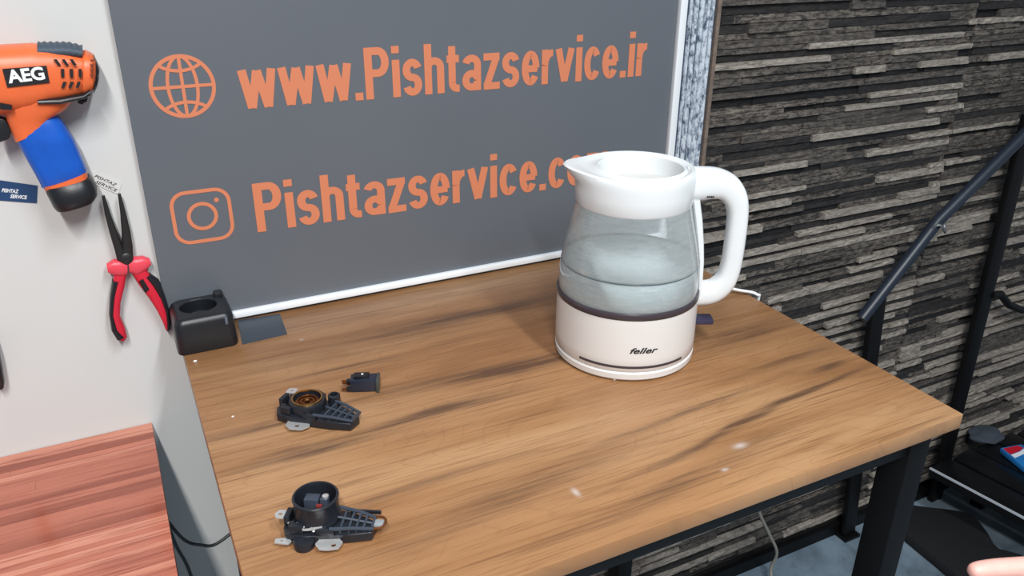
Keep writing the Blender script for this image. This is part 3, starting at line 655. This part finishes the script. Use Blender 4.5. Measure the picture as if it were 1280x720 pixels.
for i, x in enumerate(range(47, 105, 4)):
    secs.append(wsec((x, 52 + (2 if i % 2 else 0) + max(0, (x - 85) * .25)), (x, 70 + (x > 60) * 1), .040, e=.8))
add_loft(bm, secs); bmobj('rubber_pad', bm, M_RUBBER, dr, True)
loft('under_rib', [wsec((48, 118), (48, 127), .054), wsec((75, 116), (75, 127), .056), wsec((104, 112), (104, 121), .050), wsec((112, 106), (113, 117), .046)], M_BLACK, dr)
loft('chuck_knob', [wsec((98, 120), (97, 128), .020), wsec((104, 118), (103, 130), .024), wsec((110, 118), (108, 127), .018)], M_BLACKG, dr)
# front face point: intersect with plane y
def quad_on(px, y): return [at_y(a, b, y) for a, b in px]
prism('name_plate', quad_on(((3, 86), (58, 82), (62, 103), (9, 109)), yf - .0005), (0, -.0015, 0), M_PRINTB, dr)
A = at_y(11, 103.5, yf - .0022); B = at_y(57, 98.5, yf - .0022); ux = (B - A); Lw = ux.length; ux.normalize(); uz = V((-ux.z, 0, ux.x))
text('name_lettering', 'AEG', M_PRINTW, dr, lambda x, y, o: A + ux * x + uz * y + V((0, -o, 0)), height=.0125, width=Lw, bold=.035)
for r_, (y0, cells) in enumerate(((74, (70, 80, 90)), (86, (76, 87, 98)), (102, (77, 86, 95)))):
    for x in cells:
        dx = (-3 if r_ == 0 else (2 if r_ == 2 else 0)); h_ = 7 if r_ != 1 else 10
        prism('vent_slot', quad_on(((x + dx, y0), (x + dx + 4, y0), (x + 4.5 - dx * .5, y0 + h_), (x + .5 - dx * .5, y0 + h_)), yf + .0015), (0, -.003, 0), M_PRINTB, dr)
for y0 in (74, 80, 86, 92):
    prism('ring_slot', quad_on(((113, y0), (117, y0 + .5), (117, y0 + 3), (113, y0 + 2.5)), YW - .057), (0, -.0025, 0), pm('dark_orange', (120, 50, 25), .5), dr)
prism('housing_seam', quad_on(((0, 128), (15, 131), (15, 137), (0, 136)), yf + .002), (0, -.003, 0), M_BLACK, dr)
loft('neck', [wsec((2, 122), (92, 124), .046), wsec((4, 134), (84, 134), .044), wsec((8, 148), (74, 141), .040), wsec((14, 163), (66, 144), .036), wsec((19, 176), (62, 154), .034)], M_ORANGE, dr)
prism('trigger', quad_on(((-6, 142), (8, 146), (15, 158), (13, 170), (-4, 176)), YW - .022), (0, -.016, 0), M_BLACK, dr, bev=.002)['label'] = 'black trigger'
loft('wrapped_grip', [wsec((20, 174), (67, 141), .034), wsec((23, 180), (76, 148), .037), wsec((33, 198), (92, 172), .039), wsec((44, 217), (104, 200), .040), wsec((50, 228), (109, 211), .040), wsec((52, 233), (108, 216), .036)], M_BLUE, dr)['label'] = 'grip wrapped in bright blue film'
loft('grip_band', [wsec((53, 231), (108, 212), .042), wsec((58, 240), (110, 220), .042)], M_ORANGE, dr)
loft('battery', [wsec((55, 233), (112, 219), .043), wsec((58, 240), (116, 223), .050), wsec((62, 248), (121, 233), .053), wsec((66, 256), (122, 241), .053), wsec((70, 261), (118, 248), .046), wsec((76, 262), (112, 251), .034)], M_BLACK, dr)

# nose pliers
pl = thing('pliers', (-.01, YW - .012, 1.05), 'long nose pliers with red and black handles hanging open on the white board', 'pliers')
yp = YW - .013
def lw(name, S_, mat, par=pl, y=yp, e=.75, n=16): return loft(name, [sec(wp(a[0], a[1], y), wp(b[0], b[1], y), th, NY, e, n) for a, b, th in S_], mat, par)
lw('jaw', [((127, 245), (131, 244), .004), ((131, 268), (138, 266), .006), ((137, 292), (147, 290), .008), ((143, 312), (154, 309), .009), ((147, 328), (160, 326), .010)], M_JAW)
lw('jaw', [((147, 242), (151, 242), .004), ((150, 265), (157, 264), .006), ((152, 290), (163, 288), .008), ((152, 310), (166, 307), .009), ((150, 328), (167, 325), .010)], M_JAW)
c = wp(158, 322, yp); bm = bmesh.new()
secs = [[V((c.x + r * math.cos(t), y_, c.z + r * math.sin(t))) for t in [2 * math.pi * k / 20 for k in range(20)]] for r, y_ in ((.006, yp + .006), (.0075, yp + .004), (.0075, yp - .0055), (.005, yp - .0068))]
add_loft(bm, secs); bmobj('pivot', bm, M_JAW, pl, True)
lw('handle_guard', [((133, 330), (135, 340), .012), ((142, 324), (143, 344), .016), ((152, 325), (153, 345), .016), ((159, 328), (159, 342), .012)], M_REDL)
lw('handle_guard', [((160, 325), (162, 340), .012), ((167, 321), (172, 344), .016), ((178, 320), (182, 338), .016), ((187, 323), (189, 330), .010)], M_REDL)
lw('handle', [((142, 343), (158, 343), .012), ((140, 358), (156, 357), .014), ((138, 378), (151, 377), .014), ((138, 395), (150, 394), .014), ((141, 412), (156, 408), .013), ((148, 424), (159, 420), .011), ((152, 426), (157, 424), .006)], M_REDP)
lw('handle', [((164, 340), (182, 335), .012), ((172, 354), (189, 345), .014), ((186, 372), (200, 363), .014), ((196, 388), (207, 382), .014), ((203, 402), (211, 398), .012), ((207, 412), (211, 410), .008)], M_REDP)
lw('handle_grip', [((140, 350), (149, 350), .016), ((137, 370), (144, 370), .0165), ((136, 392), (142, 392), .0165), ((139, 412), (147, 410), .016), ((146, 424), (156, 419), .014)], M_BLACK)
lw('handle_grip', [((181, 345), (188, 342), .016), ((189, 355), (199, 350), .0165), ((200, 372), (206, 369), .016), ((206, 388), (211, 386), .0155), ((208, 404), (213, 402), .013), ((208, 413), (212, 411), .010)], M_BLACK)
lw('handle_grip', [((172, 350), (180, 345), .0155), ((180, 364), (188, 358), .0155)], M_BLACK)

# stickers
def sticker(name, quad, mat, label, y=YW - .0006):
    P = [at_y(a, b, y) for a, b in quad]; t = thing(name, sum(P, V()) / 4, label, 'sticker'); prism('sheet', P, (0, -.0005, 0), mat, t); return t, P
s1, P = sticker('sticker', ((-44, 219), (47, 232), (46, 254), (-44, 247)), pm('navy_sheet', (38, 68, 108), .35), 'small dark blue sticker with white italic lettering left of the drill battery')
def in_quad(P, off): # frame along the bottom edge
    o = P[3]; ux = (P[2] - P[3]).normalized(); uz = V((-ux.z, 0, ux.x)); return lambda x, y, d: o + ux * x + uz * y + V((0, -off - d, 0))
Fq = in_quad(P, .0006); Wd = (P[2] - P[3]).length
text('lettering', 'PISHTAZ', M_PRINTW, s1, lambda x, y, d: Fq(Wd * .50 + x, .0105 + y, d), height=.0042, width=Wd * .24, bold=.03, shear=.25)
text('lettering', 'SERVICE', M_PRINTW, s1, lambda x, y, d: Fq(Wd * .62 + x, .0042 + y, d), height=.0042, width=Wd * .24, bold=.03, shear=.25)
s2, P = sticker('sticker', ((113, 212), (152, 229), (148, 243), (109, 226)), pm('pale_sheet', (214, 214, 212), .3), 'small pale sticker with black lettering above the pliers tips')
Fq = in_quad(P, .0006); Wd = (P[2] - P[3]).length
text('lettering', 'PISHTAZ', M_PRINTB, s2, lambda x, y, d: Fq(Wd * .12 + x, .0078 + y, d), height=.0038, width=Wd * .7, bold=.0, shear=.3)
text('lettering', 'SERVICE', M_PRINTB, s2, lambda x, y, d: Fq(Wd * .22 + x, .0018 + y, d), height=.0038, width=Wd * .7, bold=.0, shear=.3)
tl = thing('screwdriver', (-.2, YW - .012, .99), 'black handled tool hanging at the left edge of the white board', 'tool')
lw('handle', [((-16, 418), (-8, 416), .014), ((-12, 440), (-1, 438), .016), ((-9, 460), (3, 458), .016), ((-6, 478), (6, 476), .014), ((-3, 487), (5, 484), .008)], M_BLACK, tl)
lw('shaft', [((-28, 340), (-25, 340), .004), ((-14, 418), (-10, 418), .004)], M_METAL, tl)

# ------------------------------------------------------------------ cables
tag(tube('cable', spline([V((-.035, .96, .70)), V((-.021, .95, .659)), V((-.007, .95, .626)), V((.010, .95, .612)), V((.030, .95, .606)), V((.07, .96, .62))]), .0022, M_BLACK, origin=(0, .95, .6)), 'black cable looping across the gap between counter and table', 'cable')
tag(tube('cable', spline([V((-.024, .945, .665)), V((-.019, .945, .625)), V((-.010, .945, .580)), V((-.006, .945, .50)), V((-.01, .945, .3)), V((-.02, .96, .01))]), .0022, M_BLACK, origin=(0, .95, .6)), 'black cable hanging straight down beside the counter edge', 'cable')
tag(tube('cord', spline([V((1.05, .97, .42)), V((1.078, .99, .29)), V((1.10, 1.0, .232)), V((1.145, 1.0, .15)), V((1.178, 1.0, .085)), V((1.17, 1.0, .03)), V((1.14, .93, .005)), V((1.05, .8, .004))]), .0035, pm('beige_cord', (150, 146, 134), .5), origin=(1.1, 1, .2)), 'thin beige cord hanging below the table in front of the stone wall', 'cord')

# ------------------------------------------------------------------ black steel handrail in front of the stone
hr = thing('handrail', (1.6, 1.03, 0), 'dark steel handrail with sloping bar and two posts against the stone wall', 'handrail')
def bar(name, a, b, wd, dp, mat, par):
    a, b = V(a), V(b); d = (b - a); L = d.length; d.normalize(); sx = d.cross(V((0, 1, 0))).normalized(); M = Matrix((sx, V((0, 1, 0)), d)).transposed()
    return box(name, (a + b) / 2, (wd, dp, L), mat, par, bev=min(wd, dp) * .15, M=M)
tube('sloping_rail', [(1.319 - .0, 1.015, .639), (1.487, 1.015, .826), (1.722, 1.015, 1.000), (1.95, 1.015, 1.19)], .0125, M_RAIL, hr, 14)
bar('post', (1.380, 1.035, .68), (1.455, 1.035, .0), .036, .016, M_STEELB, hr)
bar('post', (1.735, 1.035, 1.02), (1.772, 1.035, .0), .040, .016, M_STEELB, hr)
tube('lower_bar', [(1.765, 1.03, .597), (1.80, 1.03, .592), (1.845, 1.03, .555), (1.905, 1.03, .528), (2.1, 1.03, .50)], .009, M_STEELB, hr, 10)
bm = bmesh.new(); add_tube(bm, [V((1.485, 1.010, .815)) + V((.018 * math.cos(t), .014 * math.sin(t), .010 * math.sin(t * 2))) for t in [2 * math.pi * i / 24 for i in range(24)]], .003, 8, True); bmobj('wire_tie', bm, pm('grey_wire', (120, 122, 124), .4, metal=.5), hr, True)
box('foot_plate', (1.455, 1.035, .004), (.05, .035, .008), M_STEELB, hr)

# ------------------------------------------------------------------ low black slatted step at right
PZ = .16
sp = thing('slatted_step', (1.95, .75, 0), 'low black slatted steel step with a bright front edge beside the stone wall', 'step')
e0 = at_z(1152, 580, PZ); e1 = at_z(1280, 648, PZ); dv = (e1 - e0); dv.z = 0; dv.normalize(); nv = V((-dv.y, dv.x, 0))
Ms = Matrix((nv, -dv, V((0, 0, 1)))).transposed()
M_PL = pm('black_gloss_slat', (12, 15, 18), .3, bump=.3, bscale=60, var=.3, vscale=20)
st0 = e0 + dv * max(0, (e0.y - 1.0))
L = .62
tlen = st0 + dv * L / 2
for i in range(6):
    c = tlen + nv * (.045 + i * .082) + V((0, 0, -.008 + .0015 * (i % 2)))
    c.y -= 0
    yshort = 0
    box('slat', c + dv * (.012 * i), (.076, L - 0, .014), M_PL, sp, bev=.002, M=Ms)
box('front_edge', tlen + nv * .002 + V((0, 0, -.0005)), (.005, L, .004), pm('bright_edge', (215, 220, 228), .25, metal=.4), sp, M=Ms)
box('front_plate', tlen + nv * .0045 + V((0, 0, -.012)), (.006, L, .020), M_STEELB, sp, M=Ms)
for a in (.06, .58):
    for b in (.19, .45): box('foot', st0 + dv * a + nv * b + V((0, 0, -.015 - (PZ - .015) / 2)), (.03, .03, PZ - .015), M_STEELB, sp, M=Ms)
# grey dusty cloth lump and the blue packet on the step
p = at_z(1232, 545, PZ); bm = bmesh.new(); bmesh.ops.create_icosphere(bm, subdivisions=4, radius=1)
from mathutils import noise as mn
for v in bm.verts:
    k = 1 + .22 * mn.noise(v.co * 1.6); v.co = V((v.co.x * .05 * k, v.co.y * .035 * k, max(v.co.z, -.2) * .016 * k + .0035)) + V((p.x, p.y, PZ))
tag(bmobj('rag', bm, pm('grey_cloth', (56, 64, 74), .9, bump=.6, bscale=90), smooth=True, origin=(p.x, p.y, PZ)), 'crumpled grey rag on the black step by the stone wall', 'cloth')
pk = [at_z(a, b, PZ + .012) for a, b in ((1250, 561), (1276, 556), (1312, 572), (1288, 592))]
pt = thing('packet', pk[0], 'blue packet with a red and white corner at right edge, on the black step', 'packet')
prism('pack_body', [V((q.x, q.y, PZ + .001)) for q in pk], (0, 0, .014), pm('packet_blue', (40, 120, 190), .3), pt, bev=.002)
def lerp(a, b, t): return a + (b - a) * t
def pq(u, v): q = lerp(lerp(pk[0], pk[1], u), lerp(pk[3], pk[2], u), v); return V((q.x, q.y, PZ + .0152))
prism('red_patch', [pq(.06, .05), pq(.75, .05), pq(.8, .22), pq(.5, .3), pq(.06, .3)], (0, 0, .0004), pm('packet_red', (196, 24, 44), .35), pt)
prism('white_patch', [pq(.06, .32), pq(.5, .32), pq(.85, .24), pq(.9, .34), pq(.5, .45), pq(.06, .45)], (0, 0, .0004), M_PRINTW, pt)

# ------------------------------------------------------------------ black bag lying on the floor
op = [(1128, 630), (1152, 633), (1205, 640), (1222, 650), (1235, 667), (1250, 688), (1290, 705), (1300, 790), (1240, 770), (1190, 718), (1130, 668), (1115, 650)]
ob = [at_z(a, b, .02) for a, b in op]; cb = sum(ob, V()) / len(ob)
bm = bmesh.new(); sm = spline([V((q.x, q.y, 0)) for q in ob + [ob[0]]], 3)[:-1]
add_loft(bm, [[V((cb.x, cb.y, z)) + (q - V((cb.x, cb.y, 0))) * s for q in sm] for s, z in ((.97, .0005), (1.0, .006), (1.0, .016), (.96, .024), (.7, .028), (.3, .029))])
tag(bmobj('bag', bm, pm('matt_black_fabric', (16, 18, 22), .75, bump=.3, bscale=150), smooth=True, origin=(cb.x, cb.y, 0)), 'flat black bag lying on the grey floor beside the table leg', 'bag')

# ------------------------------------------------------------------ hand reaching in at the lower right
def hand():
    D = .78
    tip = CAM + ray(1207, 711).normalized() * D
    X = (RGT * 1.0 + FWD * .10 - UPV * .02).normalized()        # from fingertip towards the wrist
    Dn = (-UPV * .9 + FWD * .25); Dn = (Dn - X * Dn.dot(X)).normalized(); Nn = X.cross(Dn)
    P = lambda a, b, c=0: tip + X * a + Dn * b + Nn * c
    vs, rs, es = [], [], []
    def add(p, r, prev=None):
        vs.append(p); rs.append(r)
        if prev is not None: es.append((prev, len(vs) - 1))
        return len(vs) - 1
    wrist = add(P(.185, .036), .026); palm = add(P(.140, .034), .030, wrist)
    add(P(.26, .050), .032, wrist); add(P(.42, .075), .040, len(vs) - 1)
    for k, (b, l0, ln, cz) in enumerate(((.000, 0, .078, 0), (.021, -.008, .086, .004), (.041, -.002, .080, .006), (.059, .014, .064, .006))):
        kn = add(P(.098 + (k == 3) * .008, b * .95 + .004), .0115, palm); pr = kn
        for t, r, cc in ((.35, .0092, .002), (.68, .0085, .000), (.88, .0078, -.004), (1.0, .0062, -.007)):
            pr = add(P(.092 - (.092 - l0) * t, b * (1 + .05 * t), (cc + cz * t) * (1.8 if k else .5)), r, pr)
    th = add(P(.150, .030, .018), .015, palm); th = add(P(.118, .034, .034), .0115, th); th = add(P(.092, .038, .042), .010, th); add(P(.074, .040, .044), .008, th)
    me = bpy.data.meshes.new('person'); me.from_pydata([tuple(v - tip) for v in vs], es, []); o = bpy.data.objects.new('person', me); COL.objects.link(o); o.location = tip
    md = o.modifiers.new('skin', 'SKIN'); md.use_smooth_shade = True
    for i, r in enumerate(rs): me.skin_vertices[0].data[i].radius = (r, r)
    me.skin_vertices[0].data[0].use_root = True
    sb = o.modifiers.new('sub', 'SUBSURF'); sb.levels = 2; sb.render_levels = 2
    dg = bpy.context.evaluated_depsgraph_get(); m2 = bpy.data.meshes.new_from_object(o.evaluated_get(dg)); o.modifiers.clear(); o.data = m2
    m = pm('skin', (222, 168, 156), .5, bump=.2, bscale=400, var=.06, vscale=60); m.node_tree.nodes['Principled BSDF'].inputs['Subsurface Weight'].default_value = .15
    m.node_tree.nodes['Principled BSDF'].inputs['Subsurface Scale'].default_value = .005
    m2.materials.clear(); m2.materials.append(m)
    for p_ in m2.polygons: p_.use_smooth = True
    tag(o, 'bare hand and forearm reaching in at the lower right corner, fingertip pointing left', 'person')
    nail = loft('fingernail', [[P(a, b_, c_) for a, b_, c_ in [(x_, .0 + .0032 * math.cos(t), -.0060 - .0010 * math.sin(t)) for t in [math.pi * i / 8 for i in range(9)]]] for x_ in (.003, .007, .010)], pm('nail', (236, 190, 182), .3), None, cap=False, origin=tip)
    nail.parent = o; nail.location = (0, 0, 0)
hand()
